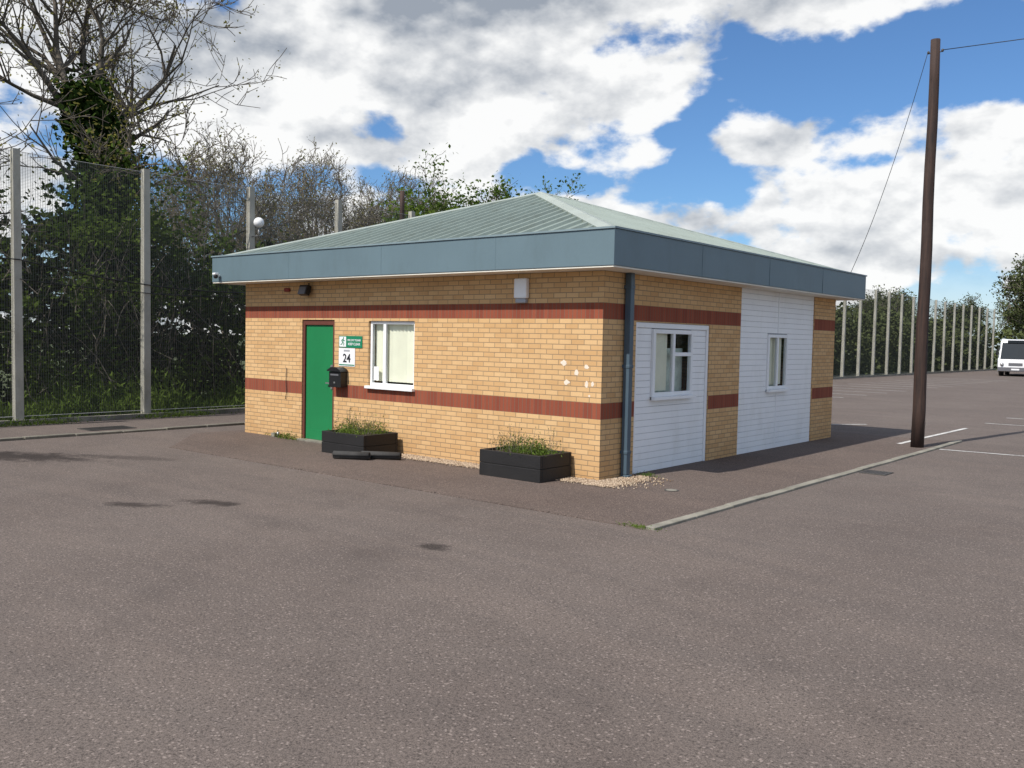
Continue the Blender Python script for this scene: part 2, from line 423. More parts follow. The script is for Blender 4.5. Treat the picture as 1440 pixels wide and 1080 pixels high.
b=MB(); b.tube([(1.14,.05,.004),(1.14,.05,.010)],.10,IRON,20); b.tube([(1.14,.05,.010),(1.14,.05,.012)],.075,CONC,20); b.make('manhole_cover')

# ------------------------------------------------------------------ building
W,D,O,FB,FT=8.605,8.90,.466,3.0,3.488
B1,B2,B3,B4=.876,1.101,2.301,2.526
BLD=empty('brick_office_building')
wb=MB()
def wall(side,us,zs,skip):
    us=sorted(set(us)); zs=sorted(set(zs+[B1,B2,B3,B4]))
    for i in range(len(us)-1):
        for j in range(len(zs)-1):
            u0,u1,z0,z1=us[i],us[i+1],zs[j],zs[j+1]; uc,zc=(u0+u1)/2,(z0+z1)/2
            if any(a<uc<b_ and c<zc<d for a,b_,c,d in skip): continue
            red=(B1<zc<B2) or (B3<zc<B4)
            if red: uv=lambda u,z:(u,z-(B1 if zc<2 else B3)+.0+.138)
            else: uv=lambda u,z:(u+20,z-B1+7.5)
            P={'F':lambda u,z:(u,0,z),'R':lambda u,z:(0,u,z),'B':lambda u,z:(u,D,z),'L':lambda u,z:(-W,u,z)}[side]
            c=[(u0,z0),(u1,z0),(u1,z1),(u0,z1)]
            if side in 'BL': c=c[::-1]
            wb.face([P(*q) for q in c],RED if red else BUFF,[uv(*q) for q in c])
ZT=3.06
wall('F',[-W,-6.78,-5.84,-4.91,-3.77,0],[-.05,1.075,2.255,2.27,ZT],[(-6.78,-5.84,-1,2.27),(-4.91,-3.77,1.075,2.255)])
wall('R',[0,.88,3.2,4.35,7.74,D],[-.05,2.285,ZT],[(.88,3.2,-1,2.285),(4.35,7.74,-1,9)])
wall('B',[-W,0],[-.05,ZT],[]); wall('L',[0,D],[-.05,ZT],[])
def rev(side,u0,u1,z0,z1,dep,mat=BUFF):
    P=(lambda u,d,z:(u,d,z)) if side=='F' else (lambda u,d,z:(-d,u,z))
    for u in (u0,u1):
        wb.face([P(u,0,z0),P(u,dep,z0),P(u,dep,z1),P(u,0,z1)],mat,[(0,z0-B1+7.5),(dep,z0-B1+7.5),(dep,z1-B1+7.5),(0,z1-B1+7.5)])
    wb.face([P(u0,0,z1),P(u1,0,z1),P(u1,dep,z1),P(u0,dep,z1)],mat,[(u0,0),(u1,0),(u1,dep),(u0,dep)])
    wb.face([P(u0,0,z0),P(u1,0,z0),P(u1,dep,z0),P(u0,dep,z0)],mat,[(u0,0),(u1,0),(u1,dep),(u0,dep)])
rev('F',-6.78,-5.84,-.05,2.27,.3); rev('F',-4.91,-3.77,1.075,2.255,.3); rev('R',.88,3.2,-.05,2.285,.2); rev('R',4.35,7.74,-.05,3.05,.2)
wb.make('walls',BLD)
def lb(mb,side,u0,u1,z0,z1,d0,d1,mat):
    if side=='F': mb.box(u0,u1,-d1,-d0,z0,z1,mat)
    else: mb.box(d0,d1,u0,u1,z0,z1,mat)
b=MB()
lb(b,'F',-6.775,-6.715,0,2.265,-.14,-.02,FRAME); lb(b,'F',-5.905,-5.845,0,2.265,-.14,-.02,FRAME); lb(b,'F',-6.715,-5.905,2.175,2.265,-.14,-.02,FRAME)
b.make('door_frame',BLD,bevel=.004)
b=MB(); lb(b,'F',-6.711,-5.909,.03,2.171,-.10,-.05,GREEN); b.make('door',BLD,bevel=.004)
b=MB(); lb(b,'F',-5.985,-5.935,1.0,1.22,-.048,-.036,METALG); lb(b,'F',-6.08,-5.95,1.10,1.125,-.01,.005,METALG); lb(b,'F',-5.965,-5.945,1.10,1.125,-.04,.0,METALG)
b.tube([(-5.96,.05,1.42),(-5.96,.035,1.42)],.03,METALG,14); b.box(-6.69,-5.93,.038,.049,.04,.22,GREEN)
b.make('door_handle_and_kickplate',BLD)
b=MB(); b.box(-6.80,-5.82,-.10,.25,-.02,.035,CONC); b.make('doorstep',BLD,bevel=.005)
def window(name,side,u0,u1,z0,z1,dep,vs,hs,fw=.055,slats=(0,1),cover=0.0,back=.06):
    b=MB(); f0,f1=-dep-.06,-dep
    lb(b,side,u0,u0+fw,z0,z1,f0,f1,WHITE); lb(b,side,u1-fw,u1,z0,z1,f0,f1,WHITE)
    lb(b,side,u0+fw,u1-fw,z0,z0+fw,f0,f1,WHITE); lb(b,side,u0+fw,u1-fw,z1-fw,z1,f0,f1,WHITE)
    for v in vs: lb(b,side,v-.035,v+.035,z0+fw,z1-fw,f0+.003,f1-.003,WHITE)
    for (a,c,h) in hs: lb(b,side,a,c,h-.03,h+.03,f0+.006,f1-.006,WHITE)
    lb(b,side,u0-.03,u1+.03,z0-.05,z0-.002,-dep,.07,WHITE)
    b.make(name+'_frame',BLD,bevel=.004)
    b=MB(); g=f0+.03
    q=[(u0+fw*.7,z0+fw*.7),(u1-fw*.7,z0+fw*.7),(u1-fw*.7,z1-fw*.7),(u0+fw*.7,z1-fw*.7)]
    b.face([(u,-g,z) if side=='F' else (g,u,z) for u,z in q],GLASS); b.make(name+'_glass',BLD)
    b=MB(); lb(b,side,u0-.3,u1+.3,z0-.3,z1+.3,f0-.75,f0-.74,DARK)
    if cover: lb(b,side,u0+.02,u1-.02,z0+.02,z0+(z1-z0)*cover,f0-.13,f0-.125,CURT)
    b.make(name+'_interior',BLD)
    b=MB(); a0=u0+fw+(u1-u0-2*fw)*slats[0]; a1=u0+fw+(u1-u0-2*fw)*slats[1]; n=max(2,int((a1-a0)/.092)+1); yc=-(f0-back)
    for i in range(n):
        u=a0+.03+(a1-a0-.06)*i/(n-1); r=Matrix.Rotation(math.radians((22 if side=='F' else -30)+random.uniform(-6,6)),3,'Z')
        if side=='F': b.box(u-.040,u+.040,yc-.001,yc+.001,z0+.08,z1-.06,BLIND,rot=r)
        else: b.box(-yc-.001,-yc+.001,u-.040,u+.040,z0+.08,z1-.06,BLIND,rot=r)
    lb(b,side,u0+.02,u1-.02,z1-.058,z1-.02,-yc-.02,-yc+.02,WHITE)
    b.make(name+'_vertical_blinds',BLD)
window('front_window','F',-4.905,-3.775,1.125,2.25,.04,[-4.55],[],.05,slats=(.0,1),back=.04)
b=MB(); b.box(-4.83,-4.70,.055,.059,1.22,1.46,SIGNW); b.make('window_notice',BLD)
def boarding(name,u0,u1,z0,z1,dep,hole,joints=()):
    b=MB(); h=.10; z=z0
    lb(b,'R',u0,hole[0],z0,z1,-dep-.03,-dep-.012,SHADOWGAP); lb(b,'R',hole[1],u1,z0,z1,-dep-.03,-dep-.012,SHADOWGAP)
    lb(b,'R',hole[0],hole[1],z0,hole[2],-dep-.03,-dep-.012,SHADOWGAP); lb(b,'R',hole[0],hole[1],hole[3],z1,-dep-.03,-dep-.012,SHADOWGAP)
    us=[u0]+list(joints)+[u1]
    while z<z1-.01:
        zt=min(z+h-.005,z1)
        for i in range(len(us)-1):
            a,c=us[i]+(.004 if i else 0),us[i+1]-(.004 if i<len(us)-2 else 0)
            if zt<=hole[2] or z>=hole[3] or c<hole[0] or a>hole[1]: segs=[(a,c)]
            else: segs=[(a,hole[0]),(hole[1],c)]
            for p,q in segs:
                if q-p>.01: lb(b,'R',p,q,z,zt,-dep-.012,-dep,BOARD)
        z+=h
    b.make(name,BLD,bevel=.003)
boarding('white_boarding_infill',.885,3.195,.0,2.28,.04,(1.39,2.64,1.14,2.19))
boarding('tall_white_boarding',4.355,7.735,.0,3.0,.02,(5.53,6.44,1.13,2.18),(6.0,))
b=MB()
for (z0,z1) in [(0,1.05),(2.2,3.0)]: lb(b,'R',5.982,6.018,z0,z1,-.019,-.012,WHITE)
b.make('boarding_joint_strips',BLD)
b=MB(); lb(b,'R',.885,3.195,2.20,2.28,-.038,-.018,WHITE); lb(b,'R',.885,.95,0,2.199,-.038,-.018,WHITE); lb(b,'R',3.13,3.195,0,2.199,-.038,-.018,WHITE)
b.make('boarding_trim',BLD,bevel=.003)
window('side_window','R',1.395,2.635,1.145,2.185,.0,[2.03],[(2.065,2.58,1.80)],.065,slats=(.0,.45),cover=.72)
window('rear_side_window','R',5.535,6.435,1.135,2.175,-.005,[5.98],[],.06,slats=(0,.95),cover=.7)
b=MB(); x0,x1,y0,y1=-W-O,O,-O,D+O; t=.03
b.box(x0,x1,y0,y0+t,FB,FT,FASC); b.box(x0,x1,y1-t,y1,FB,FT,FASC)
b.box(x0,x0+t,y0+t,y1-t,FB,FT,FASC); b.box(x1-t,x1,y0+t,y1-t,FB,FT,FASC); b.make('fascia',BLD,bevel=.006)
b=MB()
for i in range(1,4):
    x=x0+(x1-x0)*i/4+.1*i; b.box(x-.005,x+.005,y0-.0015,y0+.01,FB+.004,FT-.004,FASJ)
for i in range(1,4):
    y=y0+(y1-y0)*i/4; b.box(x1-.01,x1+.0015,y-.005,y+.005,FB+.004,FT-.004,FASJ)
b.make('fascia_joints',BLD)
b=MB(); e=.018
b.box(x0-e,x1+e,y0-e,y0+.09,FT+.002,FT+.028,FASTOP); b.box(x0-e,x1+e,y1-.09,y1+e,FT+.002,FT+.028,FASTOP)
b.box(x0-e,x0+.09,y0+.092,y1-.092,FT+.002,FT+.028,FASTOP); b.box(x1-.09,x1+e,y0+.092,y1-.092,FT+.002,FT+.028,FASTOP); b.make('fascia_capping',BLD)
b=MB(); zz0,zz1=FB-.022,FB-.002
b.box(x0+.012,x1-.012,y0+.012,-.002,zz0,zz1,SOFF); b.box(x0+.012,x1-.012,D+.002,y1-.012,zz0,zz1,SOFF)
b.box(x0+.012,-W-.002,0,D,zz0,zz1,SOFF); b.box(.002,x1-.012,0,D,zz0,zz1,SOFF); b.make('soffit',BLD)
rx0,rx1,ry0,ry1,rz=x0+.10,x1-.10,y0+.10,y1-.10,FT-.02
AX,AY0,AY1,AZ=-W/2,4.02,4.88,4.93
A0=Vector((AX,AY0,AZ)); A1=Vector((AX,AY1,AZ))
c00,c10,c11,c01=Vector((rx0,ry0,rz)),Vector((rx1,ry0,rz)),Vector((rx1,ry1,rz)),Vector((rx0,ry1,rz))
b=MB()
b.face([c00,c10,A0],ROOF); b.face([c10,c11,A1,A0],ROOF); b.face([c11,c01,A1],ROOF); b.face([c01,c00,A0,A1],ROOF)
b.make('roof',BLD)
b=MB()
def rib(p,q,n,wdir,w=.045,h=.042):
    a,bb,c,d=p-wdir*w,p+wdir*w,p+wdir*w*.5+n*h,p-wdir*w*.5+n*h
    a2,b2,c2,d2=q-wdir*w,q+wdir*w,q+wdir*w*.5+n*h,q-wdir*w*.5+n*h
    b.face([a,bb,c,d],ROOF); b.face([bb,b2,c2,c],ROOF); b.face([c,c2,d2,d],ROOF); b.face([d,d2,a2,a],ROOF)
def face_ribs(e0,e1,top0,top1,pitch=.30):
    ed=(e1-e0); L=ed.length; ud=ed.normalized(); n=ud.cross((top0-e0)).normalized()
    if n.z<0: n=-n
    sl=n.cross(ud); sl=sl if sl.z>0 else -sl
    t0=(top0-e0).dot(ud); t1=(top1-e0).dot(ud); hs=(top0-e0).dot(sl)
    s=.12
    while s<L-.05:
        h=hs*s/t0 if s<t0 else (hs*(L-s)/(L-t1) if s>t1 else hs)
        if h>.1: rib(e0+ud*s,e0+ud*s+sl*(h-.03),n,ud)
        s+=pitch
face_ribs(c00,c10,A0,A0); face_ribs(c10,c11,A0,A1); face_ribs(c11,c01,A1,A1); face_ribs(c01,c00,A1,A0)
b.make('roof_ribs',BLD)
b=MB()
def cap(p,q,nl,nr,w=.14,lift=.044):
    d=(q-p).normalized()
    for n in (nl,nr):
        s=n.cross(d); 
        if s.z>0: s=-s
        s=s.normalized(); up=n*lift
        z=Vector((0,0,lift+.012))
        b.face([p+z,q+z,q+s*w+up,p+s*w+up],ROOFCAP); b.face([p+s*w+up,q+s*w+up,q+s*w,p+s*w],ROOFCAP)
def nrm(a,b_,c):
    n=(b_-a).cross(c-a).normalized(); return n if n.z>0 else -n
nF,nR,nB,nL=nrm(c00,c10,A0),nrm(c10,c11,A0),nrm(c11,c01,A1),nrm(c01,c00,A0)
cap(c10,A0,nF,nR); cap(c00,A0,nF,nL); cap(c11,A1,nR,nB); cap(c01,A1,nB,nL); cap(A0,A1,nR,nL)
b.make('ridge_flashing',BLD)
b=MB(); b.box(.022,.122,.52,.62,.05,2.975,PIPE)
for z in (.35,1.6,2.75): b.box(.003,.13,.512,.628,z,z+.05,PIPE)
b.box(.022,.16,.515,.625,.0,.048,PIPE); b.make('downpipe',BLD,bevel=.008)
b=MB(); b.box(-1.57,-1.33,-.09,-.003,2.60,2.90,WHITE); b.make('alarm_box_housing',BLD,bevel=.02)
b=MB(); b.box(-1.55,-1.35,-.075,-.004,2.53,2.598,GREYINK); b.make('alarm_box_strobe',BLD,bevel=.015)
b=MB(); b.box(-6.68,-6.45,-.17,-.07,2.72,2.90,BLACK,rot=Matrix.Rotation(math.radians(-18),3,'X')); b.box(-6.60,-6.53,-.08,-.003,2.77,2.85,BLACK); b.box(-6.66,-6.47,-.182,-.176,2.735,2.88,BUSR,rot=Matrix.Rotation(math.radians(-18),3,'X'))
b.make('floodlight',BLD,bevel=.008)
b=MB(); b.box(-7.28,-7.14,-.06,-.003,2.80,2.87,REDBOX); b.make('alarm_sounder',BLD,bevel=.012)
b=MB(); b.box(-8.82,-8.78,-O-.08,-O-.003,3.10,3.14,WHITE); b.sphere((-8.80,-O-.09,3.10),.045,BLACK,8); b.box(-8.85,-8.75,-O-.14,-O-.05,3.13,3.17,WHITE); b.make('security_camera',BLD,bevel=.01)
b=MB()
R2=random.Random(3)
for (x,z,w,h) in [(-.66,1.66,.12,.09),(-.26,1.61,.09,.07),(-.43,1.52,.08,.09),(-.60,1.38,.11,.08),(-.25,1.36,.07,.10),(-.2,1.2,.04,.04),(-.15,1.37,.06,.09)]:
    n=11; b.face([(x+math.cos(2*math.pi*i/n)*w*.5*R2.uniform(.6,1.15),-.003,z+math.sin(2*math.pi*i/n)*h*.5*R2.uniform(.6,1.15)) for i in range(n)],PATCH)
b.make('wall_filler_patches',BLD)
b=MB(); b.tube([(-7.23,-.015,1.35),(-7.24,-.02,1.1),(-7.22,-.02,.9),(-7.25,-.02,.75)],.006,CABLE,6); b.tube([(-6.57,-.02,2.95),(-6.565,-.02,2.85)],.01,CABLE,6)
b.box(-7.60,-7.50,-.09,-.003,.0,.08,CONC); b.tube([(-7.42,-.06,.0),(-7.42,-.06,.11)],.03,METALG,10); b.make('wall_cable_and_vents',BLD)
def text(body,x,z,size,mat,parent,y,bold=0,align='LEFT',name='lettering'):
    cu=bpy.data.curves.new('t','FONT'); cu.body=body; cu.size=size; cu.align_x=align; cu.offset=bold; cu.extrude=.0008
    o=bpy.data.objects.new('t',cu); COL.objects.link(o); bpy.context.view_layer.update()
    me=bpy.data.meshes.new_from_object(o.evaluated_get(bpy.context.evaluated_depsgraph_get())); bpy.data.objects.remove(o)
    me.materials.clear(); me.materials.append(mat); ob=bpy.data.objects.new(name,me); COL.objects.link(ob)
    ob.location=(x,y,z); ob.rotation_euler=(math.pi/2,0,0); ob.parent=parent; return ob
sg=empty('fire_exit_sign')
b=MB(); b.box(-5.70,-5.07,-.012,-.003,1.775,1.985,SIGNG); b.box(-5.685,-5.50,-.0145,-.0125,1.79,1.97,SIGNW); b.make('sign_panel',sg)
b=MB()
def poly(pts,mat,y): b.face([(x,y,z) for x,z in pts],mat)
yy=-.016; ox,oz=-5.655,1.80
def Q(*p): poly([(ox+a,oz+c) for a,c in p],SIGNG,yy)
n=12; Q(*[(.085+.015*math.cos(2*math.pi*i/n),.145+.015*math.sin(2*math.pi*i/n)) for i in range(n)])
Q((.05,.075),(.075,.065),(.095,.125),(.07,.13)); yy-=.0003
Q((.07,.13),(.03,.11),(.02,.085),(.03,.08),(.042,.1),(.075,.112)); yy-=.0003
Q((.09,.122),(.11,.1),(.125,.105),(.128,.094),(.105,.086),(.082,.105)); yy-=.0003
Q((.05,.075),(.04,.045),(.005,.035),(.008,.02),(.053,.032),(.068,.068)); yy-=.0003
Q((.062,.072),(.09,.045),(.085,.01),(.10,.01),(.108,.05),(.078,.08))
b.make('running_figure_pictogram',sg)
text('FIRE EXIT PLEASE',-5.285,1.893,.047,SIGNW,sg,-.0135,.0006,'CENTER'); text('KEEP CLEAR',-5.285,1.820,.060,SIGNW,sg,-.0135,.0008,'CENTER')
sn=empty('unit_number_sign')
b=MB(); b.box(-5.70,-5.26,-.010,-.003,1.44,1.765,SIGNW); b.box(-5.69,-5.27,-.0125,-.0105,1.455,1.475,SIGNG); b.box(-5.56,-5.40,-.0125,-.0105,1.705,1.735,GREYINK); b.make('sign_panel',sn)
text('24',-5.48,1.515,.21,INK,sn,-.0125,.004,'CENTER')
lbx=empty('wall_letterbox')
b=MB(); b.box(-5.79,-5.47,-.16,-.004,1.06,1.34,BLACK)
b.make('body',lbx,bevel=.01)
b=MB()
pts=[(-5.82,1.345),(-5.44,1.345),(-5.47,1.38),(-5.56,1.42),(-5.70,1.42),(-5.79,1.38)]
b.face([(x,-.19,z) for x,z in pts],BLACK); b.face([(x,-.004,z) for x,z in pts][::-1],BLACK)
for i in range(6):
    a,c=pts[i],pts[(i+1)%6]; b.face([(c[0],-.19,c[1]),(a[0],-.19,a[1]),(a[0],-.004,a[1]),(c[0],-.004,c[1])],BLACK)
b.make('lid',lbx)
b=MB(); b.box(-5.74,-5.52,-.166,-.161,1.27,1.30,BUSR); b.box(-5.65,-5.61,-.166,-.161,1.13,1.16,METALG); b.make('slot_and_lock',lbx)

# ------------------------------------------------------------------ planters, gravel, mats
def planter(x0,x1,y0,y1,h,seed):
    e=empty('timber_planter'); b=MB(); t=.05; hh=h/2
    for k in range(2):
        z0,z1=k*hh+.003,(k+1)*hh-.002
        b.box(x0,x1,y0,y0+t,z0,z1,WOODD); b.box(x0,x1,y1-t,y1,z0,z1,WOODD); b.box(x0,x0+t,y0+t+.002,y1-t-.002,z0,z1,WOODD); b.box(x1-t,x1,y0+t+.002,y1-t-.002,z0,z1,WOODD)
    b.make('timber_sides',e,bevel=.006)
    b=MB(); b.box(x0+t,x1-t,y0+t,y1-t,.02,h-.04,SOIL); b.make('soil',e)
    n=2200; c=RNG.uniform([x0+.1,y0+.1,h-.03],[x1-.1,y1-.1,h],(26,3)); ci=RNG.integers(0,26,n); P=c[ci]+RNG.normal(size=(n,3))*[.09,.08,.0]
    P[:,2]=h-.03+np.abs(RNG.normal(size=n))*(.04+.07*(ci%5)/4); V,F=leaf_geo(P,.018,.5,.35)
    npmesh('low_plants',V,F,LGRASS,e)
    segs=[];tp=[]
    for i in range(70):
        bx,by=RNG.uniform(x0+.1,x1-.1),RNG.uniform(y0+.1,y1-.1); hh_=RNG.uniform(.1,.22) if i>12 else RNG.uniform(.25,.42)
        q=(bx+RNG.normal()*.06,by+RNG.normal()*.06,h+hh_); segs.append(((bx,by,h-.05),q,.003,.002))
        for _ in range(8):
            tt=RNG.uniform(.4,1); tp.append([bx+(q[0]-bx)*tt+RNG.normal()*.02,by+(q[1]-by)*tt+RNG.normal()*.02,h+hh_*tt])
    V,F=seg_geo(segs,3); v,f=leaf_geo(np.array(tp),.014,.3,.4)
    F2=np.concatenate([F,f+len(V)]); npmesh('stems',np.concatenate([V,v]),F2,[BARK,LBUD],e,extra=np.concatenate([np.zeros(len(F),int),np.ones(len(f),int)]))
planter(-5.10,-4.03,-.86,-.10,.37,1); planter(-1.57,-.45,-.79,-.05,.38,2)
b=MB(); b.face([(-3.95,-.36,.009),(-1.6,-.32,.009),(-.4,-.38,.009),(.30,-.35,.009),(.50,.1,.009),(.38,.75,.009),(.002,.80,.009),(.002,-.002,.009),(-3.95,-.002,.009)],GRAV)
b.make('gravel_bed')
n=5600; x=RNG.uniform(-4.05,.45,n); y=-.36*RNG.uniform(0,1,n)**.9-.02+RNG.normal(size=n)*.045
n2=1300; x2=.02+np.abs(RNG.normal(size=n2))*.27; y2=RNG.uniform(-.45,.85,n2)
X=np.concatenate([x,x2]);Y=np.concatenate([y,y2]); ok=~((X<.0)&(Y>-.015)); X=X[ok];Y=Y[ok]; n=len(X)
oct_=np.array([[1,0,0],[0,1,0],[-1,0,0],[0,-1,0],[0,0,1],[0,0,-1]],float); of=np.array([[0,1,4],[1,2,4],[2,3,4],[3,0,4],[1,0,5],[2,1,5],[3,2,5],[0,3,5]])
s=RNG.uniform(.007,.017,(n,1,3)); ang=RNG.uniform(0,6.28,n); V=oct_[None]*s
ca,sa=np.cos(ang)[:,None],np.sin(ang)[:,None]; V=np.stack([V[:,:,0]*ca-V[:,:,1]*sa,V[:,:,0]*sa+V[:,:,1]*ca,V[:,:,2]],2)
V+=np.stack([X,Y,np.full(n,.014)],1)[:,None]; F=(of[None]+np.arange(n)[:,None,None]*6).reshape(-1,3)
npmesh('gravel_pebbles',V.reshape(-1,3),F,PEB,nper=3)
def roll(p,q,r,name):
    b=MB(); p,q=Vector(p),Vector(q); n=40
    d=(q-p).normalized(); s=d.cross(Vector((0,0,1))).normalized(); u=Vector((0,0,1))
    prof=[]
    for i in range(n+1):
        t=i/n*2*math.pi*2.3; rr=r*(1-.45*i/n); prof.append(s*math.cos(t)*rr+u*math.sin(t)*rr)
    for i in range(n): b.face([p+prof[i],p+prof[i+1],q+prof[i+1],q+prof[i]],FELT,smooth=True)
    o=b.make(name); m=o.modifiers.new('s','SOLIDIFY'); m.thickness=.006
roll((-4.30,-1.25,.068),(-3.78,-.95,.068),.062,'rolled_mat'); roll((-4.00,-.92,.068),(-3.45,-.58,.068),.062,'rolled_mat.001')

# ------------------------------------------------------------------ utility pole and wires
def utility_pole(name,x,y,h,r0,r1,lean=(0,0)):
    e=empty(name); b=MB(); n=10
    pts=[(x+lean[0]*i/n+.008*math.sin(i*1.7),y+lean[1]*i/n,-.05+(h+.05)*i/n) for i in range(n+1)]
    b.tube(pts,[r0+(r1-r0)*i/n for i in range(n+1)],POLE,16); b.make('pole_shaft',e)
    b=MB(); tx,ty=x+lean[0],y+lean[1]
    b.tube([(tx-.13,ty,h-.25),(tx+.13,ty,h-.25)],.010,IRON,8); b.sphere((tx-.13,ty-.0,h-.23),.025,IRON,6,1.3); b.sphere((tx+.13,ty,h-.23),.025,IRON,6,1.3)
    b.make('pole_fittings',e); return e
P1=utility_pole('utility_pole',1.92,8.40,7.98,.125,.088,(.03,0)); utility_pole('utility_pole.001',30,8.6,8.2,.135,.095)
utility_pole('utility_pole.002',-14.6,9.9,6.7,.09,.075)
def wire(name,p,q,sag,r=.009,n=24,mat=CABLE):
    p,q=Vector(p),Vector(q); b=MB()
    b.tube([p.lerp(q,i/n)-Vector((0,0,4*sag*(i/n)*(1-i/n))) for i in range(n+1)],r,mat,5); return b.make(name)
wire('overhead_wire',(1.81,8.4,7.76),(.42,8.55,3.52),.28,.006); wire('overhead_wire.001',(2.05,8.4,7.76),(29.85,8.6,8.0),.35,.008)

# ------------------------------------------------------------------ security fences
def fence(name,p0,direction,n,sp,h,postw=.15,seed=0):
    e=empty(name); d=Vector(direction); R=random.Random(seed); b=MB(); g=MB()
    for i in range(n):
        c=Vector(p0)+d*sp*i; hh=h+R.uniform(-.04,.04); lx,ly=R.uniform(-.03,.03),R.uniform(-.03,.03)
        w0,w1=postw/2,postw*.42
        B=[Vector((sx*w0,sy*w0,-.1)) for sx,sy in((-1,-1),(1,-1),(1,1),(-1,1))]; T=[Vector((sx*w1+lx,sy*w1+ly,hh)) for sx,sy in((-1,-1),(1,-1),(1,1),(-1,1))]
        B=[c+v for v in B];T=[c+v for v in T]
        for k in range(4): b.face([B[k],B[(k+1)%4],T[(k+1)%4],T[k]],CONCP)
        b.face(T,CONCP)
        if i<n-1:
            a=c+d*(postw*.5-.01); q=c+d*(sp-postw*.5+.01)
            z0,z1=.12,h-.06
            L=(q-a).length; u0=R.uniform(0,.05)
            g.face([Vector((a.x,a.y,z0)),Vector((q.x,q.y,z0)),Vector((q.x,q.y,z1)),Vector((a.x,a.y,z1))],WIRE,[(u0,0),(u0+L,0),(u0+L,z1-z0),(u0,z1-z0)])
    b.make('concrete_posts',e); g.make('mesh_panels',e)
    s=MB(); tot=sp*(n-1)
    for z in (.16,h-.07):
        a=Vector(p0)+Vector((0,0,z)); s.tube([a,a+d*tot],.007,METALG,5)
    s.make('straining_wires',e)
    return e
FX=-12.82
fence('security_fence',(FX,-2.64-2.815*6,0),(0,1,0),6+32,2.815,5.71,.17,1)
YE=-2.64+2.815*31
fence('security_fence.001',(FX+2.815,YE,0),(1,0,0),24,2.815,5.71,.17,2)
wire('fence_cable',(FX+.12,-9,3.85),(FX+.12,-2.64,3.42),.12,.014); wire('fence_cable.001',(FX+.12,-2.64,3.42),(FX+.12,2.99,3.02),.16,.014)
wire('fence_cable.002',(FX+.12,-2.64,3.02),(FX+.12,2.99,2.92),.10,.010); wire('fence_cable.003',(FX+.12,2.99,3.02),(FX+.12,8.6,3.3),.2,.014)
gl=empty('globe_lamp'); b=MB(); b.sphere((FX+.35,2.98,4.78),.13,SIGNW,12); b.make('globe',gl)
b=MB(); b.tube([(FX+.08,2.98,4.45),(FX+.35,2.98,4.45),(FX+.35,2.98,4.66)],.02,METALG,8); b.make('bracket',gl)

# ------------------------------------------------------------------ vegetation
def clumps(n,boxlo,boxhi,nc,rad):
    C=RNG.uniform(boxlo,boxhi,(nc,3)); w=RNG.uniform(.3,1,nc)*rad
    i=RNG.integers(0,nc,n); return C[i]+RNG.normal(size=(n,3))*w[i][:,None]*[.6,.6,.5]
def hfun(y): return 4.9+.7*np.sin(y*.55+1)+.5*np.sin(y*1.3)+.35*np.sin(y*2.9+2)
P=clumps(90000,[-17.0,-9,.1],[-14.0,24,6.4],620,.7)
P=P[(P[:,2]<hfun(P[:,1])+RNG.normal(size=len(P))*.35)&(P[:,2]>0)&(P[:,0]<-13.3)]
V,F=leaf_geo(P,.060)
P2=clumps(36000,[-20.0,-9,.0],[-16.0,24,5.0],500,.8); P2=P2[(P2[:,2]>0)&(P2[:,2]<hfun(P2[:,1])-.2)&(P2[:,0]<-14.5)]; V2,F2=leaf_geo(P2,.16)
segs=[]
for i in range(1300):
    x,y=RNG.uniform(-17,-13.8),RNG.uniform(-9,24); z=RNG.uniform(0,3.5); p=np.array([x,y,z]); d=np.array([RNG.normal()*.35,RNG.normal()*.45,1.0]); r=RNG.uniform(.007,.018)
    for k in range(4):
        d=d+RNG.normal(size=3)*.28; q=p+d/np.linalg.norm(d)*RNG.uniform(.3,.75); segs.append((tuple(p),tuple(q),r,r*.75)); p=q; r*=.75
V3,F3=seg_geo(segs,3)
Vt=np.concatenate([V,V2,V3]);Ft=np.concatenate([F,F2+len(V),F3+len(V)+len(V2)])
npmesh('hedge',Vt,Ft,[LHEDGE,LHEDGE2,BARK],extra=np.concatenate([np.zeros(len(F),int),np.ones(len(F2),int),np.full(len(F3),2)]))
P=clumps(42000,[-18.0,24,.0],[-14.4,92,4.4],800,.9); P=P[(P[:,2]>0)&(P[:,0]<-13.4)]; V,F=leaf_geo(P,.16)
npmesh('hedge.001',V,F,LDIST)
n=48000; P=np.stack([RNG.uniform(-15.2,-12.95,n),RNG.uniform(-9,26,n),np.zeros(n)],1); P[:,2]=np.abs(RNG.normal(size=n))*.27*(1+.7*np.sin(P[:,1]*2.1)*np.sin(P[:,1]*.7))+.03
V,F=leaf_geo(P,.09,.8,.2); npmesh('grass_verge',V,F,LGRASS)
n=10000; P=np.stack([-12.60+np.abs(RNG.normal(size=n))*.14,RNG.uniform(-9,20,n),np.abs(RNG.normal(size=n))*.06],1); P=P[np.sin(P[:,1]*1.9)+RNG.normal(size=n)*.5>.0]
V,F=leaf_geo(P,.035,.7,.25); npmesh('kerb_weeds',V,F,LGRASS)
def tuft(name,x,y,n,sx,sy,h,size=.02):
    P=np.stack([x+RNG.normal(size=n)*sx,y+RNG.normal(size=n)*sy,np.abs(RNG.normal(size=n))*h+.01],1); V,F=leaf_geo(P,size,.7,.25); npmesh(name,V,F,LGRASS)
tuft('weed_tuft',2.12,-2.36,260,.13,.04,.008,.014); tuft('weed_tuft.001',-7.1,-.12,350,.22,.05,.05,.025); tuft('weed_tuft.002',-5.4,-.12,220,.25,.05,.04,.02)
tuft('weed_tuft.003',.25,.9,120,.1,.05,.02)
segs,tips,big=grow(11,13.0,.34,1.0,5,(8,6,5,4,2),.011,.30,.22,.60)
pts=[]
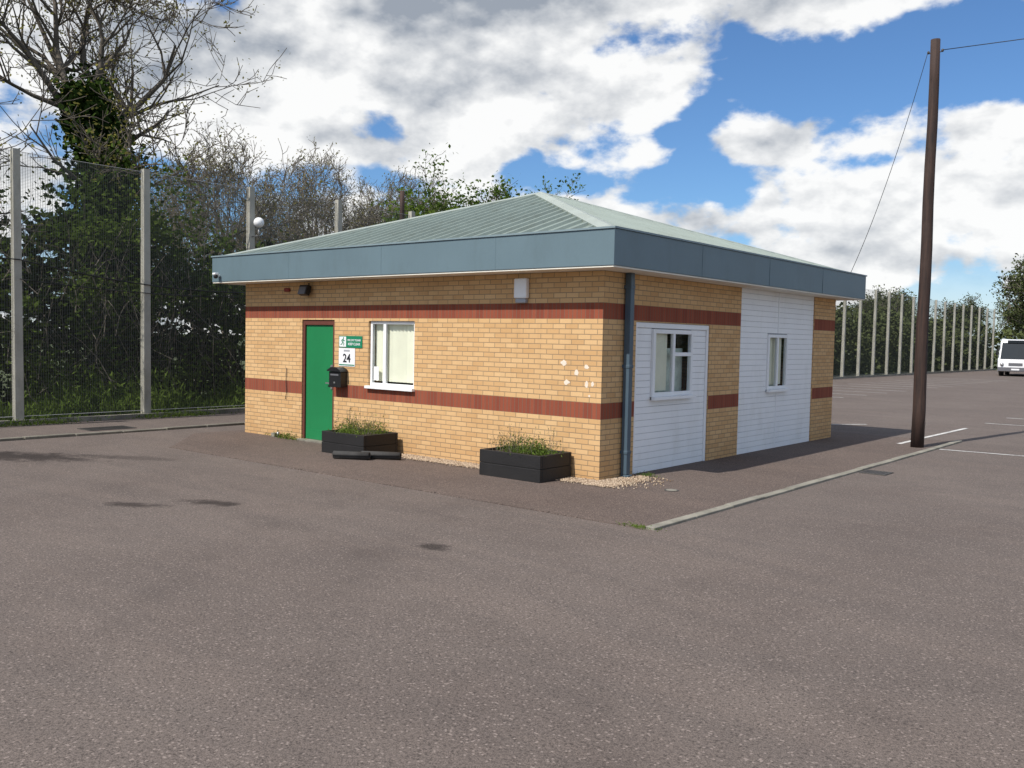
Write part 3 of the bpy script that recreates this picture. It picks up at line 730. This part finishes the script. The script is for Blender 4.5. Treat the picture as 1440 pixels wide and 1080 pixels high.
for (p,q,r) in big:
    p,q=np.array(p),np.array(q); m=(p+q)/2
    if m[2]<8.4 and r>.1:
        k=int(900*np.linalg.norm(q-p)); t=RNG.uniform(0,1,(k,1)); w=.55 if m[2]<6.8 else .34
        if r>.3: w*=1.5
        pts.append(p+(q-p)*t+RNG.normal(size=(k,3))*w*np.array([.6,.6,.6]))
ivy=np.concatenate(pts); ivy=ivy[RNG.permutation(len(ivy))[:32000]]
tree('ivy_clad_tree',(-18.0,2.1,0),segs,tips,BARKD,LBUD,.045,2,.15,0,ivy)
segs,tips,big=grow(23,11.0,.2,1.0,5,(7,5,4,4,2),.011,.3,.22,.6)
tree('bare_tree',(-20.5,-4.0,0),segs,tips,BARKD,LBUD,.045,2,.15,.5)
protos=[grow(s,10.5,.20,1.0,5,(8,6,5,4,2),.013,.2,.22,.58) for s in (31,47,59)]
spots=[(-22.7,7.5,.74),(-28,12.2,.84),(-29.4,15.5,1.05),(-27,17.0,.82),(-30.4,19.2,1.02),(-31,22.8,.98),(-28.5,23.8,.86),(-34,27.5,1.0)]
for i,(x,y,s) in enumerate(spots):
    sg_,tp,_=protos[i%3]; tree('bare_tree',(x,y,0),sg_,tp,BARK,LBUD,.05,1,.15,i*1.3,sc=s,k=3)
segs,tips,big=grow(77,9.5,.16,.9,5,(8,6,5,4,2),.012,.15,.25,.6)
tree('leafy_tree',(-24.2,22.2,0),segs,tips,BARKD,LGREEN,.10,4,.22,0,k=3,sc=.90); tree('leafy_tree.001',(-21.8,25.5,0),segs,tips,BARKD,LGREEN,.10,4,.22,2,k=3,sc=.86)
segs,tips,_=grow(91,10,.22,1.1,4,(8,7,5,4),.03,.15,.2,.62)
V,F=seg_geo(segs,3); P=np.repeat(np.array(tips),5,0)+RNG.normal(size=(len(tips)*5,3))*.4; v,f=leaf_geo(P,.16)
VV=[];FF=[];MM=[];o=0; R=random.Random(5)
for i in range(34):
    x=-75+i*4.4+R.uniform(-2,2); y=112+R.uniform(-10,20); s=R.uniform(.6,1.0); a=R.uniform(0,6.28); c_,s_=math.cos(a),math.sin(a)
    for k,(vv,ff) in enumerate(((V,F),(v,f))):
        q=vv*s; q=np.stack([q[:,0]*c_-q[:,1]*s_+x,q[:,0]*s_+q[:,1]*c_+y,q[:,2]],1); VV.append(q);FF.append(ff+o);MM.append(np.full(len(ff),k));o+=len(q)
npmesh('distant_trees',np.concatenate(VV),np.concatenate(FF),[BARK,LDIST],extra=np.concatenate(MM))
P=clumps(26000,[-60,88,0],[80,96,3.6],700,1.1); P=P[P[:,2]>0]; V,F=leaf_geo(P,.24); npmesh('hedge.002',V,F,LDIST)

# ------------------------------------------------------------------ bus
def bus(x,y,rot):
    e=empty('minibus'); 
    w,h,L=1.15,2.72,7.4
    prof=[(-L/2,.35),(-L/2,1.15),(-L/2+.12,1.5),(-L/2+.45,2.45),(-L/2+.75,h-.04),(-L/2+1.2,h),(L/2-.3,h),(L/2,h-.25),(L/2,.35)]
    b=MB(); n=len(prof)
    def X(z): return w-.12*max(0,(z-1.2)/1.5)
    for i in range(n-1):
        (a,za),(c,zc)=prof[i],prof[i+1]; b.face([(-X(za),a,za),(X(za),a,za),(X(zc),c,zc),(-X(zc),c,zc)],BUSW)
    b.face([(-X(z),a,z) for a,z in prof][::-1],BUSW); b.face([(X(z),a,z) for a,z in prof],BUSW); b.face([(-w,-L/2,.35),(-w,L/2,.35),(w,L/2,.35),(w,-L/2,.35)],BUSR)
    b.make('body',e,bevel=.05)
    b=MB()
    def fr(t):
        (a,za),(c,zc)=(-L/2+.12,1.5),(-L/2+.45,2.45); return a+(c-a)*t-.02,za+(zc-za)*t
    a0,z0=fr(.0);a1,z1=fr(1.0)
    b.face([(-1.0,a0-.10,z0-.22),(1.0,a0-.10,z0-.22),(.94,a1,z1),(-.94,a1,z1)],BUSG)
    for s in (-1,1):
        for k in range(5):
            y0=-L/2+.95+k*1.22; b.face([(s*(X(1.35)+.012),y0,1.35),(s*(X(1.35)+.012),y0+1.1,1.35),(s*(X(2.3)+.012),y0+1.1,2.3),(s*(X(2.3)+.012),y0,2.3)],BUSG)
    b.make('windows',e)
    b=MB(); b.box(-.6,.6,-L/2+.35,-L/2+.45,2.44,2.64,BUSG); b.box(-1.14,1.14,-L/2-.06,-L/2+.02,.38,.66,BUSR); b.box(-.45,.45,-L/2-.03,-L/2+.01,.78,.98,BUSR); b.box(-.26,.26,-L/2-.075,-L/2-.06,.45,.56,SIGNW)
    b.make('bumper_and_grille',e,bevel=.02)
    b=MB()
    for s in (-1,1):
        b.sphere((s*.88,-L/2-.0,.86),.13,RIM,8); b.box(s*1.2-.06,s*1.2+.06,-L/2-.12,-L/2+.02,1.55,1.95,BLACK); b.tube([(s*1.2,-L/2-.03,1.95),(s*1.05,-L/2+.25,2.2)],.02,BLACK,6)
    b.make('lamps_and_mirrors',e)
    b=MB()
    for s in (-1,1):
        for yy in (-L/2+1.2,L/2-1.9):
            b.tube([(s*.86,yy,.40),(s*1.16,yy,.40)],.40,TYRE,20); b.tube([(s*1.155,yy,.40),(s*1.18,yy,.40)],.22,RIM,16)
    b.make('wheels',e)
    e.location=(x,y,0); e.rotation_euler=(0,0,rot)
bus(-7.3,67.6,math.radians(6))

# ------------------------------------------------------------------ world: Nishita sky + procedural cumulus
SUN_EL=math.radians(50); SD=Vector((-.14,-.99,0)).normalized()
w=bpy.data.worlds.new('World'); S.world=w; w.use_nodes=True; nt=w.node_tree; nt.nodes.clear()
out=nt.nodes.new('ShaderNodeOutputWorld')
sky=nt.nodes.new('ShaderNodeTexSky'); sky.sky_type='NISHITA'; sky.sun_disc=False; sky.sun_elevation=SUN_EL; sky.sun_rotation=math.radians(188); sky.air_density=1.0; sky.dust_density=.4; sky.ozone_density=2.0
tc=nt.nodes.new('ShaderNodeTexCoord').outputs['Generated']
nv=nt.nodes.new('ShaderNodeVectorMath'); nv.operation='NORMALIZE'; nt.links.new(tc,nv.inputs[0]); d=nv.outputs[0]
sp=nt.nodes.new('ShaderNodeSeparateXYZ'); nt.links.new(d,sp.inputs[0])
az=M(nt,'MULTIPLY',M(nt,'ARCTAN2',sp.outputs[0],sp.outputs[1]),57.2958); el=M(nt,'MULTIPLY',M(nt,'ARCSINE',sp.outputs[2]),57.2958)
def vm(op,a,b_):
    n=nt.nodes.new('ShaderNodeVectorMath'); n.operation=op; nt.links.new(a,n.inputs[0]); n.inputs[1].default_value=b_; return n.outputs[0]
dv=vm('MULTIPLY',d,(1,1,1.7))
nA=noise(nt,dv,5.2,7,.58,.0)
pf=noise(nt,dv,17,2,.5,.2); puff=M(nt,'SUBTRACT',.22,M(nt,'ABSOLUTE',M(nt,'SUBTRACT',pf,.5)))
sA=noise(nt,dv,6.5,3,.55); sB=noise(nt,vm('ADD',dv,(-.012,-.015,.055)),6.5,3,.55)
tA=noise(nt,dv,21,4,.6); tB=noise(nt,vm('ADD',dv,(-.004,-.005,.016)),21,4,.6)
def blob(a,e,sa,se,wt):
    u=M(nt,'DIVIDE',M(nt,'SUBTRACT',az,a),sa); v=M(nt,'DIVIDE',M(nt,'SUBTRACT',el,e),se)
    return M(nt,'MULTIPLY',M(nt,'EXPONENT',M(nt,'MULTIPLY',M(nt,'ADD',M(nt,'MULTIPLY',u,u),M(nt,'MULTIPLY',v,v)),-1.0)),wt)
def total(L):
    t=None
    for q in L:
        x=blob(*q); t=x if t is None else M(nt,'ADD',t,x)
    return t
dens=total([(-60,15.5,16,4,.20),(-44,18.5,11,3.2,.22),(-33.7,14.8,5.0,2.6,.22),(-43,12,4,1.8,.14),(-55,11.5,6,2.0,.10),(-24.7,11.8,4.2,1.2,.20),(-16,8.6,8,2.1,.22),(-25,7.6,5,1.2,.14),(-12.5,12.3,4,1.0,.10),
 (-24,20.2,12,1.8,.26),(-15.8,4.6,12,1.8,.14),(-32,11.4,2.5,.7,.08),
 (-22,15.4,6.0,1.6,-.22),(-28.4,10.4,2.0,1.2,-.16),(-35.5,9.6,3.5,.9,-.14),(-47.5,12.8,1.6,1.6,-.22),(-13.5,15.8,5,1.7,-.22),(-28.5,13.2,1.6,1.5,-.14),(-49,9.6,4,.9,-.12),(-39.5,10.4,1.5,1.2,-.12),(-50,16.2,2.2,.8,-.08),(-18,10.6,2.5,.6,-.09)])
D_=M(nt,'ADD',M(nt,'ADD',nA,M(nt,'MULTIPLY',puff,.30)),dens)
alpha=mapr(nt,D_,.505,.605,0,1,True)
grey=total([(-60,17.5,18,3.2,.30),(-43,20.5,11,2.6,.34),(-13,5.6,9,1.3,.28),(-20,21.3,14,1.4,.22),(-34,12.4,5,.8,.16)])
relief=M(nt,'ADD',M(nt,'MULTIPLY',M(nt,'SUBTRACT',sA,sB),3.0),M(nt,'MULTIPLY',M(nt,'SUBTRACT',tA,tB),1.1))
thick=mapr(nt,D_,.66,.98,0,.18)
t=M(nt,'SUBTRACT',M(nt,'ADD',.90,relief),M(nt,'ADD',grey,thick),clamp=True)
ccol=mix(nt,t,(.34,.38,.44),(1.0,1.0,.99))
sk=mix(nt,1.0,sky.outputs[0],(.60,.84,1.10),'MULTIPLY')
bg1=nt.nodes.new('ShaderNodeBackground'); nt.links.new(sk,bg1.inputs[0]); bg1.inputs[1].default_value=.115
bg2=nt.nodes.new('ShaderNodeBackground'); nt.links.new(ccol,bg2.inputs[0]); bg2.inputs[1].default_value=1.0
hz=mapr(nt,el,0,6.5,.55,0); alpha2=M(nt,'MAXIMUM',alpha,hz)
ms=nt.nodes.new('ShaderNodeMixShader'); nt.links.new(M(nt,'MULTIPLY',alpha2,.97),ms.inputs[0]); nt.links.new(bg1.outputs[0],ms.inputs[1]); nt.links.new(bg2.outputs[0],ms.inputs[2]); nt.links.new(ms.outputs[0],out.inputs[0])
sl=bpy.data.lights.new('sun','SUN'); sl.energy=5.0; sl.angle=math.radians(.6); sl.color=(1,.955,.89)
so=bpy.data.objects.new('sun',sl); COL.objects.link(so)
sd=Vector((SD.x*math.cos(SUN_EL),SD.y*math.cos(SUN_EL),math.sin(SUN_EL))); so.rotation_euler=sd.to_track_quat('Z','Y').to_euler(); so.location=(0,-20,30)

# ------------------------------------------------------------------ camera
yaw,pitch,roll_=.6913,-.0494,.0205
F=Vector((-math.sin(yaw)*math.cos(pitch),math.cos(yaw)*math.cos(pitch),math.sin(pitch))); R=Vector((math.cos(yaw),math.sin(yaw),0)); U=R.cross(F)
Rr=R*math.cos(roll_)+U*math.sin(roll_); Ur=-R*math.sin(roll_)+U*math.cos(roll_)
cam=bpy.data.cameras.new('camera'); cam.sensor_width=36; cam.lens=36*1281.5/1440; cam.clip_start=.1; cam.clip_end=4000
co=bpy.data.objects.new('camera',cam); COL.objects.link(co)
mw=Matrix((Rr,Ur,-F)).transposed().to_4x4(); mw.translation=Vector((7.212,-10.6915,1.9898)); co.matrix_world=mw
S.camera=co
S.view_settings.view_transform='Standard'; S.view_settings.look='None'; S.view_settings.exposure=0
